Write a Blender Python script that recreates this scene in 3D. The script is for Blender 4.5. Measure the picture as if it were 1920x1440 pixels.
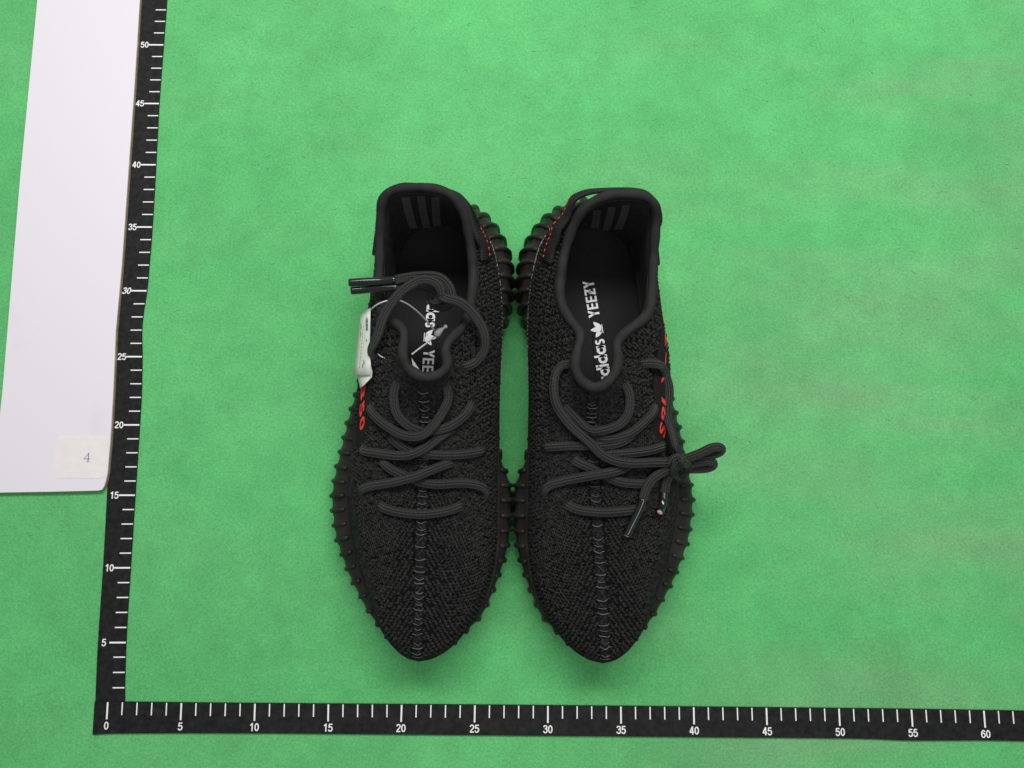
import bpy, math, random
import numpy as np
from mathutils import Vector, Matrix
from mathutils.bvhtree import BVHTree

random.seed(7); rng = np.random.default_rng(7)
scene = bpy.context.scene
for o in list(bpy.data.objects): bpy.data.objects.remove(o)

# ------------------------------------------------------------------ camera (all layout numbers are centimetres, x 0.01 when meshed)
FPX = 1331.0
CAM = np.array([26.875, 14.410, 51.464])
RM = np.array([[0.99989, -0.01249, -0.00805], [0.01114, 0.98852, -0.15066], [0.00984, 0.15056, 0.98855]])
cd = bpy.data.cameras.new('camera'); cam = bpy.data.objects.new('camera', cd); scene.collection.objects.link(cam)
cd.sensor_width = 36.0; cd.lens = 36.0 * FPX / 1920.0; cd.clip_start = 0.01; cd.clip_end = 50
m4 = Matrix.Identity(4)
for i in range(3):
    for j in range(3): m4[i][j] = RM[i, j]
    m4[i][3] = CAM[i] * 0.01
cam.matrix_world = m4
scene.camera = cam
scene.render.resolution_x = 1024; scene.render.resolution_y = 768

# ------------------------------------------------------------------ light: indoor, large ceiling panels
world = bpy.data.worlds.new('World'); scene.world = world; world.use_nodes = True
bg = world.node_tree.nodes['Background']; bg.inputs[0].default_value = (0.95, 0.97, 1.0, 1); bg.inputs[1].default_value = 0.20
def area(name, loc, target, sx, sy, power, col=(1, 0.985, 0.96)):
    l = bpy.data.lights.new(name, 'AREA'); l.shape = 'RECTANGLE'; l.size = sx; l.size_y = sy; l.energy = power; l.color = col
    o = bpy.data.objects.new(name, l); scene.collection.objects.link(o); o.location = loc
    o.rotation_euler = (Vector(target) - Vector(loc)).to_track_quat('-Z', 'Y').to_euler()
    return o
area('ceiling_panel', (0.33, 0.80, 0.98), (0.30, 0.27, 0), 1.20, 0.25, 12.6)
area('ceiling_panel', (0.45, -0.30, 1.60), (0.28, 0.20, 0), 1.30, 0.30, 5.6)
scene.view_settings.view_transform = 'Standard'
try: scene.view_settings.look = 'None'
except Exception: pass
scene.view_settings.exposure = 0.0; scene.view_settings.gamma = 1.0

# ------------------------------------------------------------------ helpers
COL = scene.collection
def unproj(px, py, z):
    d = RM @ np.array([(px - 960) / FPX, -(py - 720) / FPX, -1.0]); k = (z - CAM[2]) / d[2]
    return CAM + k * d
def ray(px, py):
    d = RM @ np.array([(px - 960) / FPX, -(py - 720) / FPX, -1.0]); return d / np.linalg.norm(d)

def mesh(name, V, F, mat=None, parent=None, smooth=True, uv=None, origin=None):
    """V in cm (world); origin in cm is subtracted when the object hangs under an empty at that place"""
    V = np.asarray(V, float).reshape(-1, 3)
    org = np.zeros(3)
    if origin is not None: org = np.asarray(origin, float)
    elif parent is not None and 'org' in ORG.get(parent.name, {}): org = ORG[parent.name]['org']
    me = bpy.data.meshes.new(name)
    me.from_pydata(((V - org) * 0.01).tolist(), [], [tuple(int(i) for i in f) for f in F])
    if smooth: me.polygons.foreach_set('use_smooth', [True] * len(me.polygons))
    if uv is not None:
        ul = me.uv_layers.new(name='UVMap'); uv = np.asarray(uv)
        idx = np.empty(len(me.loops), int); me.loops.foreach_get('vertex_index', idx)
        ul.data.foreach_set('uv', uv[idx].astype(np.float32).ravel())
    me.update()
    o = bpy.data.objects.new(name, me); COL.objects.link(o)
    if mat: me.materials.append(mat)
    if parent is not None: o.parent = parent; ORG[o.name] = {'org': org}
    return o
ORG = {}
def thing(name, org, label, cat, group=None):
    o = bpy.data.objects.new(name, None); COL.objects.link(o); o.location = Vector(np.asarray(org) * 0.01); o.empty_display_size = 0.02
    ORG[o.name] = {'org': np.asarray(org, float)}
    tag(o, label, cat, group); return o
def tag(o, label, cat, group=None):
    o['label'] = label; o['category'] = cat
    if group: o['group'] = group

def dense(P, n=12, closed=False):
    """Catmull-Rom (centripetal-ish) through points"""
    P = np.asarray(P, float); N = len(P); out = []
    rngi = range(N if closed else N - 1)
    for i in rngi:
        if closed: p0, p1, p2, p3 = P[(i - 1) % N], P[i], P[(i + 1) % N], P[(i + 2) % N]
        else:
            p1, p2 = P[i], P[i + 1]; p0 = P[i - 1] if i > 0 else 2 * p1 - p2; p3 = P[i + 2] if i + 2 < N else 2 * p2 - p1
        for k in range(n):
            t = k / n
            out.append(0.5 * ((2 * p1) + (-p0 + p2) * t + (2 * p0 - 5 * p1 + 4 * p2 - p3) * t * t + (-p0 + 3 * p1 - 3 * p2 + p3) * t ** 3))
    if not closed: out.append(P[-1])
    return np.array(out)
def arc(P):
    d = np.linalg.norm(np.diff(P, axis=0), axis=1); return np.concatenate([[0], np.cumsum(d)])
class Path:
    def __init__(s, P, n=12, sm=0):
        s.P = dense(P, n)
        for _ in range(sm):
            Q = s.P.copy(); Q[1:-1] = 0.25 * s.P[:-2] + 0.5 * s.P[1:-1] + 0.25 * s.P[2:]; s.P = Q
        a = arc(s.P); s.L = a[-1]; s.a = a / a[-1]
    def __call__(s, t):
        t = np.asarray(t, float)
        return np.stack([np.interp(t, s.a, s.P[:, k]) for k in range(s.P.shape[1])], -1)
def resample(P, step):
    a = arc(P); n = max(2, int(a[-1] / step)); t = np.linspace(0, a[-1], n + 1)
    return np.stack([np.interp(t, a, P[:, k]) for k in range(3)], 1)

def tube(P, r, n=8, flat=1.0, up=None, cap=True, closed=False, prof=None, taper=None):
    """sweep of a profile along P; up = normals (per point) that the profile's second axis follows"""
    P = np.asarray(P, float); N = len(P)
    T = np.gradient(P, axis=0) if not closed else np.roll(P, -1, 0) - np.roll(P, 1, 0)
    T /= np.linalg.norm(T, axis=1)[:, None] + 1e-12
    if up is None:
        u = np.array([0, 0, 1.0]); 
        if abs(T[0] @ u) > 0.9: u = np.array([1.0, 0, 0])
        U = []
        for i in range(N):
            u = u - (u @ T[i]) * T[i]; u /= np.linalg.norm(u) + 1e-12; U.append(u.copy())
        U = np.array(U)
    else:
        U = np.broadcast_to(np.asarray(up, float), (N, 3)).copy(); U = U - (U * T).sum(1)[:, None] * T; U /= np.linalg.norm(U, axis=1)[:, None] + 1e-12
    B = np.cross(T, U)
    if prof is None:
        a = np.linspace(0, 2 * np.pi, n, endpoint=False); prof = np.stack([np.cos(a), np.sin(a) * flat], 1)
    n = len(prof); R = np.full(N, r) if np.isscalar(r) else np.asarray(r)
    if taper is not None: R = R * taper
    V = (P[:, None] + R[:, None, None] * (prof[None, :, 0, None] * B[:, None] + prof[None, :, 1, None] * U[:, None])).reshape(-1, 3)
    F = []; M = N if closed else N - 1
    for i in range(M):
        i2 = (i + 1) % N
        for j in range(n):
            j2 = (j + 1) % n; F.append((i * n + j, i * n + j2, i2 * n + j2, i2 * n + j))
    if cap and not closed:
        F.append(tuple(range(n - 1, -1, -1))); F.append(tuple((N - 1) * n + k for k in range(n)))
    L = arc(P); uv = np.stack([np.repeat(L, n), np.tile(np.arange(n) / n, N)], 1)
    return V, F, uv
def join(parts):
    V, F, U, k = [], [], [], 0
    for p in parts:
        V.append(p[0]); F += [tuple(i + k for i in f) for f in p[1]]; k += len(p[0])
        U.append(p[2] if len(p) > 2 else np.zeros((len(p[0]), 2)))
    return np.concatenate(V), F, np.concatenate(U)
def prism(poly, z0, z1, zf=None):
    """closed slab over a plan polygon (list of xy)"""
    P = np.asarray(poly, float); n = len(P)
    V = np.concatenate([np.c_[P, np.full(n, z0)], np.c_[P, np.full(n, z1)]])
    ar = 0.5 * np.sum(P[:, 0] * np.roll(P[:, 1], -1) - np.roll(P[:, 0], -1) * P[:, 1])
    F = [tuple(range(n - 1, -1, -1)), tuple(range(n, 2 * n))] + [(i, (i + 1) % n, n + (i + 1) % n, n + i) for i in range(n)]
    if ar < 0: F = [f[::-1] for f in F]
    return V, F

# ------------------------------------------------------------------ materials
def mat(name):
    m = bpy.data.materials.new(name); m.use_nodes = True; nt = m.node_tree
    return m, nt, nt.nodes['Principled BSDF']
def N(nt, t, **kw):
    n = nt.nodes.new(t)
    for k, v in kw.items():
        if k in n.inputs.keys() if hasattr(n.inputs, 'keys') else False: n.inputs[k].default_value = v
        else: setattr(n, k, v)
    return n
def simple(name, col, rough=0.6, noise=0.0, nscale=200.0, bump=0.0, bscale=900.0, bdist=0.0004, spec=0.4, sheen=0.0):
    m, nt, b = mat(name); b.inputs['Roughness'].default_value = rough; b.inputs['Specular IOR Level'].default_value = spec
    tc = N(nt, 'ShaderNodeTexCoord')
    if sheen: b.inputs['Sheen Weight'].default_value = sheen; b.inputs['Sheen Roughness'].default_value = 0.5
    if noise:
        t = N(nt, 'ShaderNodeTexNoise'); t.inputs['Scale'].default_value = nscale; t.inputs['Detail'].default_value = 4
        nt.links.new(tc.outputs['Object'], t.inputs['Vector'])
        r = N(nt, 'ShaderNodeMapRange'); r.inputs[1].default_value = 0.3; r.inputs[2].default_value = 0.7; r.inputs[3].default_value = 1 - noise; r.inputs[4].default_value = 1 + noise
        nt.links.new(t.outputs[0], r.inputs[0])
        x = N(nt, 'ShaderNodeVectorMath', operation='SCALE'); x.inputs[0].default_value = col[:3]; nt.links.new(r.outputs[0], x.inputs['Scale'])
        nt.links.new(x.outputs[0], b.inputs['Base Color'])
    else: b.inputs['Base Color'].default_value = (*col[:3], 1)
    if bump:
        t = N(nt, 'ShaderNodeTexNoise'); t.inputs['Scale'].default_value = bscale; t.inputs['Detail'].default_value = 3
        nt.links.new(tc.outputs['Object'], t.inputs['Vector'])
        bp = N(nt, 'ShaderNodeBump'); bp.inputs['Strength'].default_value = bump; bp.inputs['Distance'].default_value = bdist
        nt.links.new(t.outputs[0], bp.inputs['Height']); nt.links.new(bp.outputs[0], b.inputs['Normal'])
    return m

def felt_material():
    m, nt, b = mat('green_felt'); b.inputs['Roughness'].default_value = 0.95; b.inputs['Specular IOR Level'].default_value = 0.15
    b.inputs['Sheen Weight'].default_value = 0.12
    tc = N(nt, 'ShaderNodeTexCoord')
    def noise(scale, detail, vec=None, rough=0.55):
        t = N(nt, 'ShaderNodeTexNoise'); t.inputs['Scale'].default_value = scale; t.inputs['Detail'].default_value = detail; t.inputs['Roughness'].default_value = rough
        nt.links.new(vec or tc.outputs['Object'], t.inputs['Vector']); return t.outputs[0]
    def rng_(x, a, b_, c, d):
        r = N(nt, 'ShaderNodeMapRange'); r.inputs[1].default_value = a; r.inputs[2].default_value = b_; r.inputs[3].default_value = c; r.inputs[4].default_value = d
        nt.links.new(x, r.inputs[0]); return r.outputs[0]
    def mul(a, b_):
        x = N(nt, 'ShaderNodeMath', operation='MULTIPLY'); nt.links.new(a, x.inputs[0]); nt.links.new(b_, x.inputs[1]); return x.outputs[0]
    big = rng_(noise(6, 6, rough=0.62), 0.3, 0.7, 0.88, 1.12)
    mid = rng_(noise(40, 6, rough=0.68), 0.3, 0.7, 0.905, 1.095)
    fine = rng_(noise(650, 3), 0.25, 0.75, 0.80, 1.20)
    f = mul(mul(big, mid), fine)
    # worn, slightly brownish drag marks
    mp = N(nt, 'ShaderNodeMapping'); mp.inputs['Scale'].default_value = (1.2, 5.5, 1); nt.links.new(tc.outputs['Object'], mp.inputs['Vector'])
    wear0 = rng_(noise(2.6, 3, mp.outputs[0]), 0.42, 0.72, 0.0, 0.60)
    sx = N(nt, 'ShaderNodeSeparateXYZ'); nt.links.new(tc.outputs['Object'], sx.inputs[0])
    wear = mul(wear0, rng_(sx.outputs[0], 0.32, 0.52, 0.25, 1.25))   # the right half of the cloth is the more worn one
    mx = N(nt, 'ShaderNodeMix', data_type='RGBA'); mx.inputs[6].default_value = (0.114, 0.495, 0.166, 1); mx.inputs[7].default_value = (0.225, 0.420, 0.215, 1)
    nt.links.new(wear, mx.inputs[0])
    x = N(nt, 'ShaderNodeVectorMath', operation='SCALE'); nt.links.new(mx.outputs[2], x.inputs[0]); nt.links.new(f, x.inputs['Scale'])
    # pale lint specks
    vo = N(nt, 'ShaderNodeTexVoronoi'); vo.inputs['Scale'].default_value = 55; nt.links.new(tc.outputs['Object'], vo.inputs['Vector'])
    sp = rng_(vo.outputs['Distance'], 0.02, 0.06, 0.35, 0.0)
    m2 = N(nt, 'ShaderNodeMix', data_type='RGBA'); nt.links.new(sp, m2.inputs[0]); nt.links.new(x.outputs[0], m2.inputs[6]); m2.inputs[7].default_value = (0.30, 0.66, 0.36, 1)
    nt.links.new(m2.outputs[2], b.inputs['Base Color'])
    bp = N(nt, 'ShaderNodeBump'); bp.inputs['Strength'].default_value = 0.55; bp.inputs['Distance'].default_value = 0.0007
    nt.links.new(noise(900, 4, rough=0.7), bp.inputs['Height']); nt.links.new(bp.outputs[0], b.inputs['Normal'])
    return m

def lace_material():
    m, nt, b = mat('braided_lace'); b.inputs['Roughness'].default_value = 0.5; b.inputs['Specular IOR Level'].default_value = 0.35
    uvn = N(nt, 'ShaderNodeUVMap'); sep = N(nt, 'ShaderNodeSeparateXYZ'); nt.links.new(uvn.outputs[0], sep.inputs[0])
    def wave(ku, kv):
        a = N(nt, 'ShaderNodeMath', operation='MULTIPLY'); a.inputs[1].default_value = ku; nt.links.new(sep.outputs[0], a.inputs[0])
        c = N(nt, 'ShaderNodeMath', operation='MULTIPLY_ADD'); c.inputs[1].default_value = kv; nt.links.new(sep.outputs[1], c.inputs[0]); nt.links.new(a.outputs[0], c.inputs[2])
        s = N(nt, 'ShaderNodeMath', operation='SINE'); nt.links.new(c.outputs[0], s.inputs[0]); return s.outputs[0]
    w = N(nt, 'ShaderNodeMath', operation='MULTIPLY'); nt.links.new(wave(38, 2 * math.pi * 8), w.inputs[0]); nt.links.new(wave(38, -2 * math.pi * 8), w.inputs[1])
    r = N(nt, 'ShaderNodeMapRange'); r.inputs[1].default_value = -1; r.inputs[2].default_value = 1; r.inputs[3].default_value = 0.004; r.inputs[4].default_value = 0.078
    nt.links.new(w.outputs[0], r.inputs[0])
    cc = N(nt, 'ShaderNodeCombineXYZ')
    for i in range(3): nt.links.new(r.outputs[0], cc.inputs[i])
    nt.links.new(cc.outputs[0], b.inputs['Base Color'])
    bp = N(nt, 'ShaderNodeBump'); bp.inputs['Strength'].default_value = 0.8; bp.inputs['Distance'].default_value = 0.0006
    nt.links.new(w.outputs[0], bp.inputs['Height']); nt.links.new(bp.outputs[0], b.inputs['Normal'])
    return m

def weave_material(name, c0, c1, scale):
    m, nt, b = mat(name); b.inputs['Roughness'].default_value = 0.85; b.inputs['Specular IOR Level'].default_value = 0.2
    tc = N(nt, 'ShaderNodeTexCoord'); br = N(nt, 'ShaderNodeTexBrick'); br.offset = 0.5
    br.inputs['Scale'].default_value = scale; br.inputs['Mortar Size'].default_value = 0.06; br.inputs['Color1'].default_value = (*c1, 1); br.inputs['Color2'].default_value = tuple(x * 0.8 for x in c1) + (1,); br.inputs['Mortar'].default_value = (*c0, 1)
    br.inputs['Brick Width'].default_value = 0.6; br.inputs['Row Height'].default_value = 0.4
    nt.links.new(tc.outputs['Object'], br.inputs['Vector']); nt.links.new(br.outputs[0], b.inputs['Base Color'])
    return m

def card_material():
    m, nt, b = mat('white_card'); b.inputs['Roughness'].default_value = 0.45; b.inputs['Specular IOR Level'].default_value = 0.3
    tc = N(nt, 'ShaderNodeTexCoord')
    t = N(nt, 'ShaderNodeTexNoise'); t.inputs['Scale'].default_value = 14; t.inputs['Detail'].default_value = 6; nt.links.new(tc.outputs['Object'], t.inputs['Vector'])
    r = N(nt, 'ShaderNodeMapRange'); r.inputs[1].default_value = 0.62; r.inputs[2].default_value = 0.80; r.inputs[3].default_value = 0; r.inputs[4].default_value = 0.35; nt.links.new(t.outputs[0], r.inputs[0])
    v = N(nt, 'ShaderNodeTexVoronoi'); v.inputs['Scale'].default_value = 26; nt.links.new(tc.outputs['Object'], v.inputs['Vector'])
    r2 = N(nt, 'ShaderNodeMapRange'); r2.inputs[1].default_value = 0.03; r2.inputs[2].default_value = 0.07; r2.inputs[3].default_value = 0.45; r2.inputs[4].default_value = 0; nt.links.new(v.outputs['Distance'], r2.inputs[0])
    gate = N(nt, 'ShaderNodeMath', operation='GREATER_THAN'); gate.inputs[1].default_value = 0.62
    sp = N(nt, 'ShaderNodeSeparateColor'); nt.links.new(v.outputs['Color'], sp.inputs[0]); nt.links.new(sp.outputs[0], gate.inputs[0])
    g = N(nt, 'ShaderNodeMath', operation='MULTIPLY'); nt.links.new(r2.outputs[0], g.inputs[0]); nt.links.new(gate.outputs[0], g.inputs[1])
    ad = N(nt, 'ShaderNodeMath', operation='ADD'); ad.use_clamp = True; nt.links.new(r.outputs[0], ad.inputs[0]); nt.links.new(g.outputs[0], ad.inputs[1])
    mx = N(nt, 'ShaderNodeMix', data_type='RGBA'); mx.inputs[6].default_value = (0.80, 0.765, 0.825, 1); mx.inputs[7].default_value = (0.50, 0.48, 0.55, 1)
    nt.links.new(ad.outputs[0], mx.inputs[0]); nt.links.new(mx.outputs[2], b.inputs['Base Color'])
    return m

M_FELT = felt_material(); M_LACE = lace_material(); M_CARD = card_material()
M_TAPE = simple('black_tape', (0.0125, 0.013, 0.0135), 0.6, noise=0.5, nscale=260, bump=0.2, bscale=2500, bdist=0.0002, spec=0.2)
M_WHITE = simple('white_print', (0.92, 0.92, 0.90), 0.6, noise=0.06, nscale=900)
M_EDGE = simple('brown_board_edge', (0.42, 0.33, 0.20), 0.8, noise=0.2, nscale=300)
M_STICKER = simple('sticker_paper', (0.82, 0.775, 0.78), 0.6, noise=0.03, nscale=150)
M_INK = simple('purple_ink', (0.22, 0.16, 0.34), 0.7)
M_DARKINK = simple('grey_ink', (0.10, 0.10, 0.11), 0.7)
M_BASE = simple('knit_ground_layer', (0.0035, 0.0035, 0.0035), 0.95, noise=0.3, nscale=500, bump=0.4, bscale=1800, spec=0.15)
M_KNIT = simple('black_knit', (0.0200, 0.0198, 0.0196), 0.66, noise=0.75, nscale=420, bump=0.6, bscale=2600, bdist=0.0004, spec=0.15)
M_BIND = simple('collar_binding', (0.024, 0.024, 0.024), 0.75, noise=0.22, nscale=90, bump=0.5, bscale=1500, bdist=0.0004, spec=0.15)
M_LINE = simple('black_lining', (0.030, 0.030, 0.030), 0.9, noise=0.2, nscale=200, bump=0.3, bscale=2200, spec=0.15)
M_STRIPE = simple('grey_lining_stripe', (0.10, 0.10, 0.098), 0.8, noise=0.1, nscale=200, bump=0.3, bscale=2200, spec=0.2)
M_INSOLE = weave_material('insole_weave', (0.003, 0.003, 0.0035), (0.030, 0.029, 0.031), 560)
M_PRINT = simple('insole_print', (0.80, 0.80, 0.82), 0.6, noise=0.05, nscale=1500)
M_RED = simple('red_yarn', (0.72, 0.045, 0.035), 0.7, noise=0.15, nscale=1200, bump=0.4, bscale=2500)
M_BAND = simple('side_band_knit', (0.013, 0.0127, 0.0127), 0.8, noise=0.4, nscale=900, bump=0.6, bscale=2600, spec=0.12)
M_RUB = simple('dark_rubber', (0.022, 0.020, 0.0178), 0.46, noise=0.35, nscale=70, bump=0.12, bscale=900, spec=0.28)
M_PIPE = simple('grey_piping', (0.30, 0.30, 0.30), 0.45)
M_STRAP = simple('webbing', (0.012, 0.012, 0.012), 0.8, noise=0.3, nscale=900, bump=0.4, bscale=2000)
M_THREAD = simple('seam_thread', (0.046, 0.046, 0.048), 0.38, spec=0.6, noise=0.8, nscale=160)
M_AGLET = simple('black_aglet', (0.012, 0.014, 0.014), 0.12, spec=0.7)
M_AGTIP = simple('aglet_cut_end', (0.62, 0.36, 0.31), 0.6)
M_AGTIP2 = simple('aglet_cut_end_pale', (0.62, 0.54, 0.40), 0.6)
M_PAPER = simple('tag_paper', (0.60, 0.65, 0.57), 0.6, noise=0.04, nscale=150)
M_PLAS = simple('clear_white_plastic', (0.72, 0.73, 0.72), 0.3, spec=0.6)
M_HOLE = simple('eyelet_hole', (0.004, 0.004, 0.004), 0.9)

# ------------------------------------------------------------------ felt ground
def build_felt():
    nx, ny = 150, 130; X = np.linspace(-45, 100, nx); Y = np.linspace(-45, 85, ny); G = np.stack(np.meshgrid(X, Y), -1).reshape(-1, 2)
    z = -0.02 + 0.012 * np.sin(G[:, 0] * 0.31 + 1.3 * np.sin(G[:, 1] * 0.11)) * np.sin(G[:, 1] * 0.23 + 0.6)
    F = [(j * nx + i, j * nx + i + 1, (j + 1) * nx + i + 1, (j + 1) * nx + i) for j in range(ny - 1) for i in range(nx - 1)]
    o = mesh('felt_ground', np.c_[G, z], F, M_FELT); o['kind'] = 'structure'
build_felt()

# ------------------------------------------------------------------ text helper
_tc = {}
def text_mesh(s, bold=0.0):
    """glyph polygons of the built-in font, height of a digit = 1, centred"""
    if (s, bold) in _tc: return _tc[(s, bold)]
    cu = bpy.data.curves.new('t', 'FONT'); cu.body = s; cu.size = 1.0; cu.offset = bold; cu.resolution_u = 6
    o = bpy.data.objects.new('t', cu); COL.objects.link(o); bpy.context.view_layer.update()
    me = bpy.data.meshes.new_from_object(o.evaluated_get(bpy.context.evaluated_depsgraph_get()))
    V = np.array([v.co[:2] for v in me.vertices]); F = [tuple(p.vertices) for p in me.polygons]
    bpy.data.objects.remove(o); bpy.data.curves.remove(cu); bpy.data.meshes.remove(me)
    mn, mx = V.min(0), V.max(0); h = 0.73
    V = (V - np.array([(mn[0] + mx[0]) / 2, (mn[1] + mx[1]) / 2])) / h
    _tc[(s, bold)] = (V, F, (mx - mn) / h); return _tc[(s, bold)]

def ribbon(pts, w, curve=False):
    P = np.array(pts, float); P = dense(np.c_[P, 0 * P[:, 0]], 5)[:, :2] if curve else P
    T = np.gradient(P, axis=0)
    if not curve and len(P) > 2:
        for i in range(1, len(P) - 1):
            a = P[i] - P[i - 1]; b = P[i + 1] - P[i]; T[i] = a / np.linalg.norm(a) + b / np.linalg.norm(b)
    T /= np.linalg.norm(T, axis=1)[:, None]; Nn = np.stack([-T[:, 1], T[:, 0]], 1) * w / 2
    V = np.concatenate([P + Nn, P - Nn]); n = len(P)
    return V, [(n + i, n + i + 1, i + 1, i) for i in range(n - 1)]
def ellipse(cx, cy, rx, ry, n=25): return [(cx + rx * math.cos(a), cy + ry * math.sin(a)) for a in np.linspace(0, 2 * math.pi, n)]
DIG = {'0': [(ellipse(0, 0, .20, .42), 0)], '1': [([(.06, -.5), (.06, .5)], 0), ([(.07, .44), (-.17, .20)], 0)],
 '2': [([(-.2, .22), (-.15, .37), (0, .43), (.16, .36), (.2, .2), (.1, .0), (-.08, -.22), (-.2, -.42)], 1), ([(-.24, -.42), (.25, -.42)], 0)],
 '3': [([(-.2, .25), (-.13, .39), (0, .43), (.16, .36), (.17, .2), (.1, .08), (-.06, .05)], 1), ([(-.06, .05), (.13, .02), (.21, -.16), (.14, -.36), (0, -.43), (-.15, -.37), (-.22, -.22)], 1)],
 '4': [([(.1, -.5), (.1, .5)], 0), ([(.08, .47), (-.22, -.17)], 0), ([(-.27, -.2), (.27, -.2)], 0)],
 '5': [([(.22, .42), (-.17, .42)], 0), ([(-.13, .45), (-.19, .0)], 0), ([(-.19, .02), (-.02, .11), (.15, .04), (.21, -.14), (.13, -.36), (-.02, -.43), (-.16, -.36), (-.22, -.22)], 1)],
 '6': [(ellipse(0, -.16, .20, .265), 0), ([(-.2, -.14), (-.19, .12), (-.1, .36), (.03, .43), (.15, .36), (.19, .25)], 1)]}
def digits(s_):
    """stroke-built sans figures, height 1, centred"""
    V, F, k, x = [], [], 0, 0.0
    for ch in s_:
        for li, (pts, cv) in enumerate(DIG[ch]):
            v, f = ribbon(pts, .145, cv); V.append(np.c_[v + [x, 0], np.full(len(v), .002 * li)]); F += [tuple(i + k for i in q) for q in f]; k += len(v)
        x += .60
    V = np.concatenate(V); V[:, 0] -= (x - .60) / 2
    return V, F, (x - .60) + .55
# ------------------------------------------------------------------ ruler tapes
def tape_poly(a, b): return [tuple(unproj(*p, 0)[:2]) for p in a] + [tuple(unproj(*p, 0)[:2]) for p in b[::-1]]
def build_rulers():
    TZ = 0.07
    vr = [(317, -60), (314, 0), (307.8, 85), (299.5, 195), (293.5, 310), (286.5, 427), (281.5, 490), (276.5, 546), (271, 580), (267.5, 612), (267, 640), (267.7, 669), (266.5, 730), (263, 797), (254.5, 929), (246, 1065), (237.5, 1205), (234.5, 1320)]
    vl = [(267, -60), (262, 0), (260 - 3, 85), (251.5, 195), (245.5, 310), (236.5, 427), (231.5, 490), (226, 546), (218.5, 580), (216, 612), (215.5, 640), (216.5, 669), (214, 730), (209, 797), (201.5, 929), (194, 1065), (184.5, 1205), (179.5, 1320)]
    VR = np.array([unproj(*p, 0)[:2] for p in vr]); VL = np.array([unproj(*p, 0)[:2] for p in vl])
    dR = dense(np.c_[VR, 0 * VR[:, 0]], 6)[:, :2]; dL = dense(np.c_[VL, 0 * VL[:, 0]], 6)[:, :2]
    t = thing('measuring_tape', (0.5, 25, 0), 'black centimetre tape running from 2 past 50 beside the white card', 'ruler', 'black measuring tapes')
    V, F = prism([tuple(p) for p in dR] + [tuple(p) for p in dL[::-1]], 0.0, TZ)
    mesh('strip', V, F, M_TAPE, t, smooth=False)
    ys = [85, 195, 309.8, 426.5, 546, 669.5, 797.3, 929, 1065, 1205]; cm = [50, 45, 40, 35, 30, 25, 20, 15, 10, 5]
    Yk = np.array([unproj(270, y, 0)[1] for y in ys])
    pf = np.polyfit(cm, Yk, 1)
    ck = np.array(cm[::-1], float); Yr = Yk[::-1]
    def Yof(c): return np.interp(c, ck, Yr) if 5 <= c <= 50 else np.polyval(pf, c)
    for c in range(2, 56):
        y = Yof(c); xr = np.interp(-y, -dR[:, 1], dR[:, 0]); maj = c % 5 == 0
        L = 1.12 if maj else 0.80; w = 0.055 if maj else 0.04; sl = 0.012
        V, F = prism([(xr - 0.03 - L, y - w + sl * 0), (xr - 0.03, y - w + sl), (xr - 0.03, y + w + sl), (xr - 0.03 - L, y + w)], TZ - 0.01, TZ + 0.012)
        mesh('tick_mark', V, F, M_WHITE, t, smooth=False)
        if maj:
            G, GF, wd = digits(str(c)); h = 0.50
            cx = xr - 0.03 - L - (0.02 if c > 9 else 0.22) - wd * h / 2 * 1.08
            Q = G * h
            if c == 30: Q[:, 0] += 0.2 * Q[:, 1]
            mesh('numeral', np.c_[Q[:, 0] * 1.08 + cx, Q[:, 1] + y, Q[:, 2] + TZ + 0.012], GF, M_WHITE, t, smooth=False)
    # horizontal tape overlaps the foot of the other one
    ha = [(179.5, 1314), (235, 1315), (480, 1317.5), (960, 1321), (1440, 1325.5), (1705, 1328.5), (1920, 1332), (2050, 1335)]
    hb = [(175.5, 1376.5), (220, 1374.3), (360, 1373.6), (540, 1374.2), (960, 1378), (1440, 1382), (1620, 1384), (1690, 1387), (1770, 1387.2), (1840, 1387), (1920, 1388.5), (2050, 1392)]
    A = np.array([unproj(*p, 0) for p in ha]); B = np.array([unproj(*p, 0) for p in hb]); A[:, 2] = 0; B[:, 2] = 0
    dA = dense(A, 6)[:, :2]; dB = dense(B, 6)[:, :2]
    t2 = thing('measuring_tape', (30, -1.2, 0), 'black centimetre tape running from 0 past 60 in front of the shoe toes', 'ruler', 'black measuring tapes')
    Z0, Z1 = 0.072, 0.14
    V, F = prism([tuple(p) for p in dA] + [tuple(p) for p in dB[::-1]], 0.0, Z1); mesh('strip', V, F, M_TAPE, t2, smooth=False)
    xk = {0: 205, 5: 342, 10: 478.5, 45: 1436, 50: 1570, 55: 1707, 60: 1842.5}
    kk = np.array(sorted(xk)); Xk = np.array([unproj(xk[k], 1316 + k * 0.25, 0)[0] for k in kk])
    p2 = np.polyfit(kk, Xk, 1)
    for c in range(0, 66):
        x = np.polyval(p2, c); yt = np.interp(x, dA[:, 0], dA[:, 1]); maj = c % 5 == 0
        L = 1.13 if maj else 0.84; w = 0.055 if maj else 0.04
        lean = (0.03 if c < 20 else 0.0) * L
        V, F = prism([(x - w, yt - 0.03), (x - w + lean, yt - L), (x + w + lean, yt - L), (x + w, yt - 0.03)], Z1 - 0.01, Z1 + 0.012)
        mesh('tick_mark', V, F, M_WHITE, t2, smooth=False)
        if maj:
            G, GF, wd = digits(str(c)); h = 0.52
            mesh('numeral', np.c_[G[:, 0] * h * 1.08 + x + lean * 1.35, G[:, 1] * h + yt - L - 0.40, G[:, 2] * h + Z1 + 0.012], GF, M_WHITE, t2, smooth=False)
build_rulers()

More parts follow.
